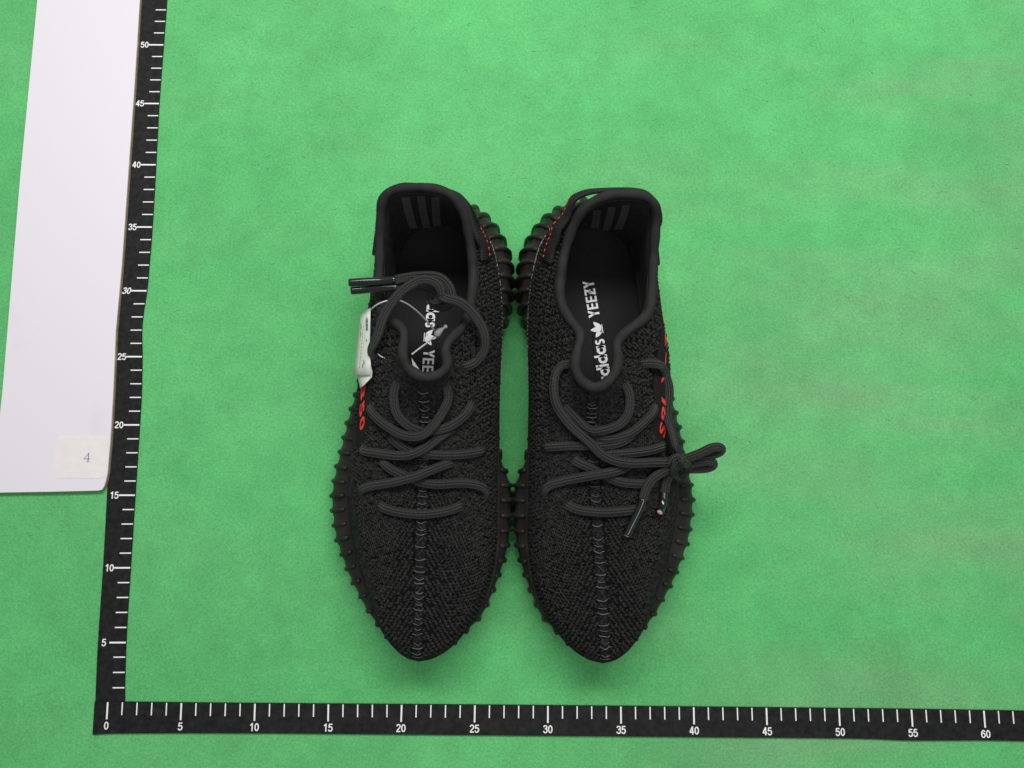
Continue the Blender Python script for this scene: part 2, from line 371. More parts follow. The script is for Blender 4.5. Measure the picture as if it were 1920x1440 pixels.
# ------------------------------------------------------------------ white card with numbered sticker
def build_card():
    zt = 0.40
    pts = [(74, -60), (267, -60), (262, 0), (252, 160), (240, 330), (228, 500), (217, 620), (212, 740), (206.5, 830), (205, 846), (201.5, 887), (198, 903), (195, 912), (191, 918), (184, 919.8), (90, 922), (0, 923.5), (-20, 924), (-6, 830), (4, 740), (38, 330), (70, 0)]
    pl = [unproj(*p, zt)[:2] for p in pts]
    t = thing('card_board', (-3, 22, 0), 'tall white card with worn rounded corner and numbered sticker', 'card')
    V, F = prism([tuple(p) for p in pl], 0.09, zt); o = mesh('board', V, F, M_CARD, t, smooth=False)
    V, F = prism([tuple((np.array(p) - [-3, 25]) * [1.004, 1.0008] + [-3, 25]) for p in pl], 0.0, 0.30); mesh('back_layer', V, F, M_EDGE, t, smooth=False)
    # sticker, rounded
    def rp(px, py): return unproj(px, py, zt)[:2]
    c = [(106, 818), (203, 818.5), (199, 897), (101, 896.5)]; out = []
    c = [rp(*q) for q in c]
    for i in range(4):
        p0, p1, p2 = c[i - 1], c[i], c[(i + 1) % 4]; r = 0.3 if i != 2 else 0.55
        if i == 1: r = 0.05
        a = p1 + (p0 - p1) / np.linalg.norm(p0 - p1) * r; b = p1 + (p2 - p1) / np.linalg.norm(p2 - p1) * r
        for k in range(7):
            s = k / 6; out.append((1 - s) ** 2 * a + 2 * s * (1 - s) * p1 + s * s * b)
    V, F = prism([tuple(q) for q in out], zt - 0.01, zt + 0.02); mesh('sticker', V, F, M_STICKER, t, smooth=False)
    # serif figure 4
    o0 = unproj(163.5, 857.5, zt)[:2]; h = 0.62
    def quad(pts): return prism([tuple(o0 + np.array(q) * h) for q in pts], zt, zt + 0.028)
    parts = [quad([(0.10, -0.5), (0.20, -0.5), (0.20, 0.5), (0.10, 0.5)]), quad([(-0.36, -0.22), (0.36, -0.22), (0.36, -0.15), (-0.36, -0.15)]),
             quad([(-0.36, -0.2), (-0.28, -0.2), (0.17, 0.5), (0.10, 0.5)]), quad([(-0.03, -0.52), (0.33, -0.52), (0.33, -0.47), (-0.03, -0.47)])]
    V, F, _ = join(parts); mesh('printed_numeral', V, F, M_INK, t, smooth=False)
build_card()

# ------------------------------------------------------------------ the shoes
S_LAT = [(21.4, 3.8), (20.7, 3.95), (20.1, 4.3), (19.45, 4.8), (18.8, 5.5), (17.9, 6.4), (17.3, 7.3), (16.4, 8.8), (15.85, 10), (15.4, 11.1), (15.15, 12.2), (14.95, 14.0), (15.1, 15.5), (15.45, 17.3), (15.8, 19), (16.1, 20.3), (16.8, 22.8), (17.3, 26), (17.5, 29), (17.9, 31.5), (18.8, 33.6), (20.3, 35.0), (22.2, 35.5)]
S_MED = [(21.4, 3.8), (22.4, 3.95), (23.5, 4.5), (24.6, 5.5), (25.3, 6.1), (25.8, 7.0), (26.4, 8.5), (26.8, 9.7), (27.1, 11), (27.28, 12.9), (27.3, 13.9), (27.2, 14.9), (26.9, 15.7), (26.5, 16.6), (25.8, 17.5), (25.3, 19.5), (25.4, 22), (25.6, 24), (26.3, 25.7), (26.8, 26.8), (27.1, 28.3), (27.15, 29.9), (26.95, 31.3), (26.5, 32.5), (25.9, 33.5), (25, 34.4), (24.1, 34.95), (22.2, 35.5)]
F_LAT = [(21.45, 3.48), (20.6, 3.72), (19.8, 4.3), (18.8, 5.55), (18.0, 7.4), (17.2, 9.3), (16.75, 10.8), (16.4, 12.4), (16.2, 14.2), (16.35, 16), (16.7, 18), (17.05, 20), (17.3, 22.4), (17.7, 26), (18.0, 29), (18.4, 31.2), (19.2, 32.9), (20.6, 33.9), (22.3, 34.2)]
F_MED = [(21.45, 3.48), (22.5, 3.74), (23.65, 4.5), (24.75, 5.8), (25.5, 7.05), (26.1, 8.8), (26.4, 11), (26.4, 13.1), (26.35, 16.7), (26.3, 21), (26.35, 25.2), (26.3, 27.4), (26.1, 29.2), (25.7, 31), (25.1, 32.2), (24.2, 33.3), (22.3, 34.2)]
ZF = lambda y: np.interp(y, [3.7, 5.5, 8, 11, 16, 21, 26, 31, 34.3], [3.3, 3.0, 2.75, 2.6, 2.75, 3.0, 3.45, 4.0, 4.25])
ZB = lambda y: 1.7 * np.clip((12.0 - np.asarray(y)) / 8.5, 0, 1.2) ** 1.8 + 0.25 * np.clip((np.asarray(y) - 33.5) / 2.0, 0, 1) ** 2

COLLAR = {
 'left': dict(
  lat=[(792.4, 708, 8.9), (776, 699, 8.9), (763, 687, 8.9), (755, 662, 8.9), (758.5, 637, 8.8), (756, 618, 8.6), (740, 604, 8.3), (720, 588, 7.9), (711.5, 560, 7.6), (711, 520, 7.6), (712, 480, 7.8), (713, 440, 8.2), (714, 407, 8.8), (717.5, 378, 9.3), (731, 360, 9.7), (755, 352.5, 9.9), (787, 351.5, 10)],
  med=[(792.4, 708, 8.9), (813, 706.5, 8.9), (831, 697, 8.9), (840, 681.5, 8.9), (836, 664, 8.8), (838, 646, 8.7), (849, 632, 8.4), (867, 615, 8.0), (879, 590, 7.7), (884, 560, 7.6), (888, 524, 7.6), (886.5, 495, 7.7), (881, 451, 8.2), (873, 410, 9.0), (862, 384, 9.5), (845, 365, 9.8), (819, 355, 9.9), (787, 351.5, 10)]),
 'right': dict(
  lat=[(1112, 728, 8.9), (1130, 724, 8.9), (1147, 708, 8.9), (1157, 687, 8.9), (1158, 667, 8.8), (1156, 646, 8.7), (1167, 629, 8.5), (1193.6, 608.6, 8.1), (1215, 588, 7.8), (1221, 559, 7.6), (1224, 524, 7.6), (1225, 489, 7.7), (1227.5, 451, 8.1), (1230, 419, 8.6), (1229.5, 392, 9.2), (1219, 374.5, 9.7), (1196.6, 365.5, 9.9), (1160, 364.5, 10)],
  med=[(1112, 728, 8.9), (1098, 720, 8.9), (1086, 708, 8.9), (1078.5, 685, 8.9), (1083, 655, 8.8), (1088, 638, 8.7), (1086, 621, 8.5), (1071, 603, 8.1), (1055.5, 577, 7.7), (1049.5, 547, 7.6), (1051.5, 518, 7.6), (1056.5, 483, 7.8), (1067, 445, 8.3), (1079, 416, 8.9), (1092, 395, 9.4), (1112, 378.5, 9.8), (1137, 368, 9.9), (1160, 364.5, 10)]),
}
SK = np.array([0, .06, .16, .32, .52, .72, .87, 1.0])
TK = np.array([0, .1, .2, .3, .4, .5, .6, .7, .8, .9, 1.0])
HK = np.array([  # height fractions are given as centimetres up to the last knot, which is the collar itself
 [3.3, 4.35, 4.85, 5.28, 5.75, 6.2, 6.5],
 [3.1, 4.2, 4.9, 5.4, 5.92, 6.35, 6.6],
 [2.8, 3.9, 4.8, 5.5, 6.1, 6.6, 6.9],
 [2.6, 3.6, 4.6, 5.5, 6.25, 6.8, 7.3],
 [2.72, 3.5, 4.5, 5.6, 6.5, 7.2, 7.75],
 [2.9, 3.7, 4.8, 6.0, 7.0, 7.65, 8.1],
 [3.1, 4.0, 5.1, 6.3, 7.1, 7.7, 8.05],
 [3.4, 3.85, 4.5, 5.4, 6.3, 7.0, 7.4],
 [3.8, 4.1, 4.6, 5.3, 6.1, 6.9, 7.4],
 [4.1, 4.5, 5.1, 5.95, 7.0, 7.95, 8.7],
 [4.25, 4.65, 5.3, 6.3, 7.5, 8.7, 9.5]])
AK = np.array([  # plan fraction feather -> collar
 [0, .035, .13, .32, .54, .74, .875], [0, .035, .13, .32, .54, .74, .88], [0, .045, .14, .32, .53, .73, .88], [0, .05, .15, .32, .53, .73, .88],
 [0, .02, .09, .27, .50, .72, .88], [0, 0, .03, .15, .42, .68, .87], [0, -.03, 0, .11, .37, .64, .85], [0, -.06, -.05, .06, .27, .53, .78],
 [0, -.05, -.05, .04, .24, .52, .78], [0, 0, .03, .12, .3, .55, .78], [0, .03, .1, .22, .42, .64, .84]])
WK = np.array([0, .012, .035, .065, .11, .18, .29, .45, .63, .82, 1.0])

def smooth_interp(t, K, Y):
    """C1 interpolation of keyed rows"""
    t = np.asarray(t, float); i = np.clip(np.searchsorted(K, t, side='right') - 1, 0, len(K) - 2)
    h = (K[i + 1] - K[i]); u = (t - K[i]) / h
    D = np.gradient(Y, K, axis=0)
    sh = (slice(None),) + (None,) * (Y.ndim - 1)
    u, h = u[sh], h[sh]
    return (2 * u**3 - 3 * u**2 + 1) * Y[i] + (u**3 - 2 * u**2 + u) * h * D[i] + (-2 * u**3 + 3 * u**2) * Y[i + 1] + (u**3 - u**2) * h * D[i + 1]

NT, NS = 180, 72
class Shoe: pass
def make_surface(which):
    sh = Shoe(); sh.which = which; sh.side = {}
    mir = (lambda P: [(54.85 - x, y) for x, y in P]) if which == 'right' else (lambda P: P)
    sh.sgn = 1 if which == 'right' else -1            # direction of the lateral side in x
    tt = np.linspace(0, 1, NT + 1); ss = np.linspace(0, 1, NS + 1); ss = ss ** 1.15
    H = smooth_interp(tt, TK, HK); A = smooth_interp(tt, TK, AK); W = smooth_interp(tt, TK, WK[:, None])[:, 0].clip(0, 1)
    for sd in ('lat', 'med'):
        Fp = Path(mir(F_LAT if sd == 'lat' else F_MED), sm=6); Sp = Path(mir(S_LAT if sd == 'lat' else S_MED), sm=4)
        Cp = Path([unproj(*q) for q in COLLAR[which][sd]], sm=4)
        f = Fp(tt); c = Cp(W); zf = ZF(f[:, 1])
        hk = np.c_[H, c[:, 2]]; hk[:, 0] = zf; ak = np.c_[A, np.ones(NT + 1)]
        z = np.stack([smooth_interp(ss, SK, hk[i][:, None])[:, 0] for i in range(NT + 1)])
        a = np.stack([smooth_interp(ss, SK, ak[i][:, None])[:, 0] for i in range(NT + 1)])
        if sd == 'lat': a = a - .15 * np.exp(-((tt - .73) / .11) ** 2)[:, None] * np.sin(np.pi * np.clip(ss / .62, 0, 1))[None]
        G = np.zeros((NT + 1, NS + 1, 3)); G[..., :2] = f[:, None] + (c[:, None, :2] - f[:, None]) * a[..., None]; G[..., 2] = z
        sh.side[sd] = dict(F=Fp, S=Sp, C=Cp, G=G, tt=tt, ss=ss, W=W)
    # full ring: toe -> lateral -> heel -> medial -> toe
    L, Mm = sh.side['lat']['G'], sh.side['med']['G']
    R = np.concatenate([L[:-1], Mm[::-1][:-1]], 0)     # 2*NT rings
    for _ in range(10):                                # soften the joins at toe and heel lines (not the lips)
        Q = R.copy(); Q = 0.25 * np.roll(R, 1, 0) + 0.5 * R + 0.25 * np.roll(R, -1, 0)
        w = np.zeros(2 * NT); 
        for k in range(-12, 13): w[k % (2 * NT)] = w[(NT + k) % (2 * NT)] = 1
        R = R + (Q - R) * w[:, None, None]
    for _ in range(2):
        Q = R.copy(); Q[:, 1:-1] = 0.25 * R[:, :-2] + 0.5 * R[:, 1:-1] + 0.25 * R[:, 2:]; R = Q
    sh.R = R
    n, m = R.shape[:2]
    du = np.roll(R, -1, 0) - np.roll(R, 1, 0); dv = np.gradient(R, axis=1); nn = np.cross(du, dv); nn /= np.linalg.norm(nn, axis=2)[..., None] + 1e-12
    ctr = np.array([R[..., 0].mean(), R[..., 1].mean(), 0.0])
    if np.mean(nn[..., 2]) < 0: nn = -nn
    sh.NN = nn
    idx = lambda i, j: (i % n) * m + j
    Fc = [(idx(i, j), idx(i, j + 1), idx(i + 1, j + 1), idx(i + 1, j)) for i in range(n) for j in range(m - 1)]
    p0, p1, p2 = R[5, 30], R[5, 31], R[6, 31]
    if np.dot(np.cross(p1 - p0, p2 - p0), nn[5, 30]) < 0: Fc = [q[::-1] for q in Fc]
    sh.faces = Fc
    sh.bvh = BVHTree.FromPolygons([Vector(p) for p in R.reshape(-1, 3)], Fc)
    return sh
def hit(sh, px, py, zfall=7.0):
    d = ray(px, py); loc, nor, i, dist = sh.bvh.ray_cast(Vector(CAM), Vector(d))
    if loc is None: return unproj(px, py, zfall), np.array([0, 0, 1.0])
    n = np.array(nor); 
    if n @ d > 0: n = -n
    return np.array(loc), n
def at(sh, sd, t, s):
    """surface point and normal at (side, t, s)"""
    i = t * NT; i = i if sd == 'lat' else 2 * NT - i
    j = np.interp(s, sh.side['lat']['ss'], np.arange(NS + 1))
    return bil(sh.R, i, j), bil(sh.NN, i, j)
def bil(A, i, j):
    i = np.asarray(i, float); j = np.clip(np.asarray(j, float), 0, A.shape[1] - 1.0001); i0 = np.floor(i).astype(int); j0 = np.floor(j).astype(int); u = (i - i0)[..., None]; v = (j - j0)[..., None]; n = A.shape[0]
    return (A[i0 % n, j0] * (1 - u) + A[(i0 + 1) % n, j0] * u) * (1 - v) + (A[i0 % n, j0 + 1] * (1 - u) + A[(i0 + 1) % n, j0 + 1] * u) * v

BAND = dict(t0=.385, t1=.97, s0=.28, s1=.49)
def build_knit(sh, root):
    """rows of raised two-lobed stitches following the rim of the upper"""
    R, NNn = sh.R, sh.NN; n, m = R.shape[:2]
    al = np.concatenate([np.zeros((n, 1)), np.cumsum(np.linalg.norm(np.diff(R, axis=1), axis=2), axis=1)], 1)
    lob = np.array([[math.cos(a), math.sin(a)] for a in np.linspace(0, 2 * np.pi, 6, endpoint=False)])
    allV, allF, k = [], [], 0
    for d, fine in ((0.27, False), (0.14, True)):
        for r in range(1, int(al.max() / d)):
            lev = (r - 0.4) * d
            jj = np.array([np.interp(lev, al[i], np.arange(m)) if lev < al[i, -1] - 0.12 else np.nan for i in range(n)])
            ok = ~np.isnan(jj)
            if not ok.any(): continue
            P = bil(R, np.arange(n), np.where(ok, jj, 0)); seg = np.linalg.norm(np.roll(P, -1, 0) - P, axis=1)
            cum = np.concatenate([[0], np.cumsum(seg)]); cnt = int(cum[-1] / (d * 1.02))
            q = np.interp((np.arange(cnt) + 0.5 * (r % 2)) / cnt * cum[-1], cum, np.arange(n + 1))
            for c, i in enumerate(q):
                i0 = int(i) % n; i1 = (i0 + 1) % n
                if not (ok[i0] and ok[i1]): continue
                lat = i < NT; t = (i if lat else 2 * NT - i) / NT; u = i - int(i)
                j = jj[i0] * (1 - u) + jj[i1] * u; s = sh.side['lat']['ss'][min(int(j), NS)]
                infine = lat and 0.03 < t < 0.47 and lev < 2.9 * min(1, (t - .03) / .1) or lev < 0.45
                if infine != fine: continue
                if lat and BAND['t0'] < t < BAND['t1'] and BAND['s0'] - .02 < s < BAND['s1'] + .02: continue
                p = bil(R, i, j); 
                if t < 0.25 and .27 < abs(p[0] - bil(R, 0, j)[0]) < 0.40: continue
                if not fine:
                    hole = (r % 2 == 0) and (c % 2 == 0) and ((not lat and .22 < t < .9 and rng.random() < .92) or (lat and t > .45 and rng.random() < .8) or rng.random() < .25)
                    if hole: continue
                nn = bil(NNn, i, j); nn = nn / np.linalg.norm(nn)
                tu = bil(R, i + .7, j) - bil(R, i - .7, j); tu -= (tu @ nn) * nn; tu /= np.linalg.norm(tu); tv = np.cross(nn, tu)
                sc = 0.85 + 0.3 * rng.random(2); hgt = (0.105 if not fine else 0.035) * (0.7 + 0.6 * rng.random(2)); jt = (rng.random((2, 2)) - .5) * d * .24
                an0 = (rng.random(2) - .5) * .35
                for l in (0, 1):
                    sgn = 1 if l else -1; an = sgn * 0.42 + an0[l]; ca, sa = math.cos(an), math.sin(an)
                    L = lob * np.array([d * .56, d * .29]) * sc[l]; L = np.c_[L[:, 0] * ca - L[:, 1] * sa, L[:, 0] * sa + L[:, 1] * ca]
                    cen = p + tu * jt[l, 0] + tv * (sgn * d * .24 + jt[l, 1])
                    b0 = cen + L[:, :1] * tu + L[:, 1:] * tv - nn * 0.012
                    b1 = cen + L[:, :1] * .55 * tu + L[:, 1:] * .6 * tv + nn * hgt[l] * .85
                    allV.append(b0); allV.append(b1); allV.append((cen + nn * hgt[l])[None])
                    for e in range(6):
                        e2 = (e + 1) % 6; allF.append((k + e, k + e2, k + 6 + e2, k + 6 + e)); allF.append((k + 6 + e, k + 6 + e2, k + 12))
                    k += 13
    V = np.concatenate(allV)
    o = mesh('knit_stitches', V, allF, M_KNIT, root); o['kind'] = 'stuff'
    return o

LACE_PROF = []
for a_ in np.linspace(0, 2 * np.pi, 36, endpoint=False):
    c_, s_ = math.cos(a_), math.sin(a_)
    x_ = math.copysign(abs(c_) ** 0.8, c_); y_ = math.copysign(abs(s_) ** 0.8, s_) * 0.62
    g_ = 1 - 0.50 * (0.5 + 0.5 * math.cos(x_ * math.pi * 3.0)) ** 1.6 * abs(s_)
    LACE_PROF.append((x_, y_ * g_))
LACE_PROF = np.array(LACE_PROF)
def lace_run(sh, pts, r=0.30, ends=True):
    """pts: (px, py, lift) sits on the upper; (px, py, z, 'z') floats at an explicit height"""
    P, U = [], []
    for q in pts:
        if len(q) == 4: P.append(unproj(q[0], q[1], q[2])); U.append(np.array([0, 0, 1.0]))
        else:
            p, n = hit(sh, q[0], q[1]); v = -ray(q[0], q[1])
            # lift towards the eye's side of the surface normal
            P.append(p + n * (0.20 + q[2])); U.append(n)
    P = np.array(P); U = np.array(U)
    Q = dense(np.c_[P, U], 10); a = arc(Q[:, :3]); nst = int(a[-1] / 0.09) + 2; t = np.linspace(0, a[-1], nst)
    Q = np.stack([np.interp(t, a, Q[:, k]) for k in range(6)], 1)
    for _ in range(16):
        q2 = Q.copy(); q2[1:-1] = .25 * Q[:-2] + .5 * Q[1:-1] + .25 * Q[2:]; Q = q2
    return tube(Q[:, :3], r, up=Q[:, 3:], prof=LACE_PROF)

def polyline_strip(P, U, w, th):
    """flat strap: P centre line, U width direction"""
    P = np.asarray(P); T = np.gradient(P, axis=0); T /= np.linalg.norm(T, axis=1)[:, None]
    U = U - (U * T).sum(1)[:, None] * T; U /= np.linalg.norm(U, axis=1)[:, None]; Nn = np.cross(T, U)
    w = np.broadcast_to(w, (len(P),))[:, None]
    V = np.stack([P + U * w / 2 + Nn * th / 2, P - U * w / 2 + Nn * th / 2, P - U * w / 2 - Nn * th / 2, P + U * w / 2 - Nn * th / 2], 1).reshape(-1, 3)
    F = []
    for i in range(len(P) - 1):
        for j in range(4): F.append((i * 4 + j, i * 4 + (j + 1) % 4, i * 4 + 4 + (j + 1) % 4, i * 4 + 4 + j))
    F += [(3, 2, 1, 0), tuple(len(V) - 4 + k for k in range(4))]
    return V, F, U, Nn

LACES = {
 'left': [
  [(713, 946, -.25), (717, 949, .0), (744, 958, .05), (789, 963, .08), (833, 958, .05), (859, 950, 0), (864, 948, -.25)],
  [(676, 926, -.3), (681, 917, 0), (700, 910, .05), (733, 904, .1), (778, 892, .45), (811, 880, .3), (842, 868, .05), (850, 866, -.3)],
  [(715, 860, -.3), (720, 866, 0), (735, 879, .05), (757, 890, .05), (784, 902, .05), (822, 907, .1), (867, 904, .1), (895, 910, .08), (908, 921, .02), (911, 935, -.3)],
  [(680, 838, -.25), (684, 844, .03), (722, 850, .12), (760, 852, .45), (793, 844, .4), (818, 829, .15), (838, 812, .05), (850, 804, -.2)],
  [(733, 818, -.2), (746, 830, .05), (765, 843, .05), (798, 851, .1), (844, 852, .1), (880, 849, .08), (900, 845, 0), (906, 843, -.25)],
  [(693, 761, -.25), (698, 769, .03), (722, 793, .15), (756, 815, .5), (784, 821, .7), (809, 811, .75), (829, 787, .5), (838, 756, .15), (839, 735, .05), (836, 720, -.3)],
  [(746, 715, -.3), (740, 730, .05), (739, 750, .12), (744, 775, .2), (760, 797, .2), (783, 808, .2), (803, 810, .15), (824, 808, .3), (846, 799, .2), (868, 780, .05), (881, 763, .0), (885, 756, -.25)],
  # knotted pair thrown back over the opening
  [(702, 672, -.2), (702, 660, .15), (707, 633, 8.4, 'z'), (717, 600, 8.9, 'z'), (733, 570, 9.3, 'z'), (757, 543, 9.6, 'z'), (790, 524, 9.7, 'z'), (813, 527, 9.7, 'z'), (826, 540, 9.5, 'z'), (827, 556, 9.1, 'z'), (815, 566, 8.6, 'z'), (808, 556, 8.5, 'z'), (812, 544, 8.7, 'z')],
  [(741, 525, 9.0, 'z'), (765, 520, 9.2, 'z'), (795, 517, 9.2, 'z'), (822, 519, 9.1, 'z'), (838, 531, 9.1, 'z'), (847, 549, 9.0, 'z'), (846, 566, 8.6, 'z'), (832, 577, 8.2, 'z'), (816, 573, 8.2, 'z'), (807, 560, 8.5, 'z'), (812, 546, 8.9, 'z')],
  [(744, 539, 8.8, 'z'), (770, 537, 8.9, 'z'), (800, 537, 8.8, 'z'), (822, 548, 8.9, 'z'), (836, 560, 9.3, 'z'), (856, 563, 9.4, 'z'), (878, 578, 9.2, 'z'), (898, 602, 8.9, 'z'), (909, 628, 8.4, 'z'), (909, 655, 7.7, 'z'), (897, 674, 7.35, 'z'), (880, 684, .05), (870, 687, -.3)],
 ],
 'right': [
  [(1064, 946, -.25), (1068, 949, 0), (1091, 956, .05), (1134, 959, .08), (1183, 955, .05), (1203, 950, 0), (1210, 948, -.25)],
  [(1019, 930, -.3), (1024, 919, 0), (1034, 909, .05), (1061, 899, .08), (1110, 889, .45), (1146, 883, .35), (1174, 875, .05), (1182, 872, -.25)],
  [(1075, 862, -.3), (1080, 866, 0), (1110, 879, .05), (1144, 896, .08), (1171, 904, .08), (1215, 906, .05), (1235, 903, -.2)],
  [(1020, 840, -.3), (1027, 838, .02), (1049, 836, .08), (1086, 836, .08), (1134, 836, .12), (1163, 828, .12), (1182, 815, .02), (1190, 808, -.25)],
  [(1130, 852, -.1), (1146, 851, .08), (1183, 848, .12), (1215, 843, .08), (1237, 837, .0), (1244, 835, -.2)],
  [(1057, 760, -.3), (1062, 768, .02), (1077, 783, .12), (1105, 799, .35), (1134, 804, .5), (1159, 797, .45), (1175, 777, .25), (1180, 750, .1), (1175, 727, .02), (1170, 718, -.3)],
  [(1095, 806, -.1), (1115, 818, .1), (1146, 823, .2), (1178, 811, .2), (1207, 787, .1), (1225, 767, .0), (1229, 760, -.3)],
  [(1074, 683, -.3), (1064, 684, .1), (1053, 694, .25), (1045, 724, .3), (1048, 758, .35), (1065, 797, .45), (1096, 829, .5), (1134, 855, .55), (1171, 865, .5), (1219, 864, .5), (1246, 865, .5), (1262, 868, .55)],
  [(1203, 682, -.3), (1212, 681, .08), (1231, 686, .25), (1248, 704, 6.6, 'z'), (1255, 733, 6.4, 'z'), (1251, 777, 6.2, 'z'), (1246, 809, .5), (1250, 836, .5), (1262, 854, .55), (1270, 866, .6)],
  # bow loops
  [(1272, 868, 5.6, 'z'), (1288, 862, 5.6, 'z'), (1315, 856, 5.4, 'z'), (1342, 851, 5.2, 'z'), (1355, 845, 5.3, 'z'), (1352, 838.5, 5.5, 'z'), (1335, 839, 5.8, 'z'), (1315, 849, 5.9, 'z'), (1292, 858, 5.9, 'z'), (1274, 864, 5.8, 'z')],
  [(1274, 878, 5.3, 'z'), (1292, 879, 5.2, 'z'), (1315, 879, 5.0, 'z'), (1334, 876, 4.9, 'z'), (1341, 869.5, 5.0, 'z'), (1331, 864.5, 5.2, 'z'), (1310, 867, 5.4, 'z'), (1288, 871, 5.5, 'z'), (1274, 872, 5.5, 'z')],
  # tails
  [(1262, 876, 5.8, 'z'), (1245, 884, 6.2, 'z'), (1224, 897, 6.4, 'z'), (1211, 918, 6.4, 'z'), (1206, 937, 6.4, 'z')],
  [(1266, 880, 5.8, 'z'), (1256, 889, 5.9, 'z'), (1249, 902, 5.8, 'z'), (1246, 924, 5.6, 'z')],
  # knot wraps
  [(1262, 884, 5.2, 'z'), (1257, 873, 6.1, 'z'), (1263, 860, 6.6, 'z'), (1275, 857, 6.7, 'z'), (1284, 866, 6.3, 'z'), (1282, 882, 5.4, 'z'), (1272, 890, 5.2, 'z')],
  [(1272, 894, 5.0, 'z'), (1263, 886, 6.1, 'z'), (1268, 874, 6.7, 'z'), (1279, 866, 6.7, 'z'), (1289, 872, 6.2, 'z'), (1287, 882, 5.3, 'z'), (1276, 893, 5.0, 'z')],
 ]}
AGLETS = {
 'left': [([(742, 524.5, 9.05), (715, 527, 8.9), (685, 528, 8.8), (655, 530, 8.7)], M_AGTIP2), ([(745, 539, 8.8), (715, 540, 8.65), (688, 542.5, 8.5), (659, 545, 8.4)], M_AGTIP2)],
 'right': [([(1206.5, 936, 6.4), (1199, 955, 6.35), (1188, 978, 6.3), (1175.5, 1004, 6.2)], M_AGTIP2), ([(1245.5, 923, 5.6), (1244, 938, 5.55), (1241, 952, 5.7), (1237, 961, 6.0)], M_AGTIP)]}

def glyphs_insole():
    """white insole print in a text frame: x along the reading direction, y up; cap height 1. Geometric lower-case word, three-leaf mark, capital word"""
    parts = []
    def poly(p): 
        P = np.array(p, float); parts.append((np.c_[P, 0 * P[:, 0]], [tuple(range(len(P)))]))
    def ring(cx, cy, R, r, a0=0, a1=2 * np.pi, n=20):
        a = np.linspace(a0, a1, n + 1); o = np.stack([cx + R * np.cos(a), cy + R * np.sin(a)], 1); i_ = np.stack([cx + r * np.cos(a), cy + r * np.sin(a)], 1)
        V = np.concatenate([o, i_]); F = [(k, k + 1, n + 2 + k, n + 1 + k) for k in range(n)]
        parts.append((np.c_[V, 0 * V[:, 0]], F))
    def bar(x0, y0, x1, y1): poly([(x0, y0), (x1, y0), (x1, y1), (x0, y1)])
    x = 0.0; st = 0.20
    for ch in 'adidas':
        if ch in 'ad':
            ring(x + .40, .40, .42, .19); bar(x + .60, -.02, x + .81, .82 if ch == 'a' else 1.14); x += .88
        elif ch == 'i': bar(x, -.02, x + st, .82); bar(x, .92, x + st, 1.14); x += .29
        elif ch == 's':
            ring(x + .30, .59, .25, .07, math.radians(25), math.radians(270), 14); ring(x + .30, .23, .26, .08, math.radians(-150), math.radians(90), 14); x += .62
    xa = x
    x += .12                                           # three-leaf emblem, leaf tips up
    cx = x + .78; cy = .06
    for an, L, W in ((90, 1.0, .24), (140, .98, .22), (40, .98, .22)):
        a = math.radians(an); d = np.array([math.cos(a), math.sin(a)]); e = np.array([-d[1], d[0]])
        tt = np.linspace(0, 1, 12); wd = W * np.sin(np.pi * tt ** 0.8) ** .8
        Pt = [np.array([cx, cy]) + d * (L * t_) + e * w_ for t_, w_ in zip(tt, wd)] + [np.array([cx, cy]) + d * (L * t_) - e * w_ for t_, w_ in zip(tt[::-1], wd[::-1])]
        V = np.array(Pt); n = len(tt)
        parts.append((np.c_[V, np.full(len(V), 0.002 * (an % 7))], [(k, k + 1, 2 * n - 2 - k, 2 * n - 1 - k) for k in range(n - 1)]))
    for k, yb in enumerate((-.06, .06, .18)):
        bar(cx - .42 + .06 * k, yb, cx + .42 - .06 * k, yb + .07)
    x += 2.0; xe = x
    H = 1.0
    for ch in 'YEEZY':
        w = .60
        if ch == 'Y':
            bar(x + .22, 0, x + .22 + st, .5); poly([(x + .22, .44), (x + .42, .44), (x + .18, H), (x - .05, H)]); poly([(x + .22, .44), (x + .42, .44), (x + .69, H), (x + .46, H)]); x += .76
        elif ch == 'E':
            bar(x, 0, x + st, H)
            for y_ in (0, .415, .83): bar(x + st - .01, y_, x + w - .04, y_ + .17)
            x += .70
        elif ch == 'Z':
            bar(x, 0, x + w, .17); bar(x, .83, x + w, H); poly([(x, .15), (x + .24, .15), (x + w, .85), (x + w - .24, .85)]); bar(x + .08, .43, x + w - .06, .57); x += .72
    return parts, cx

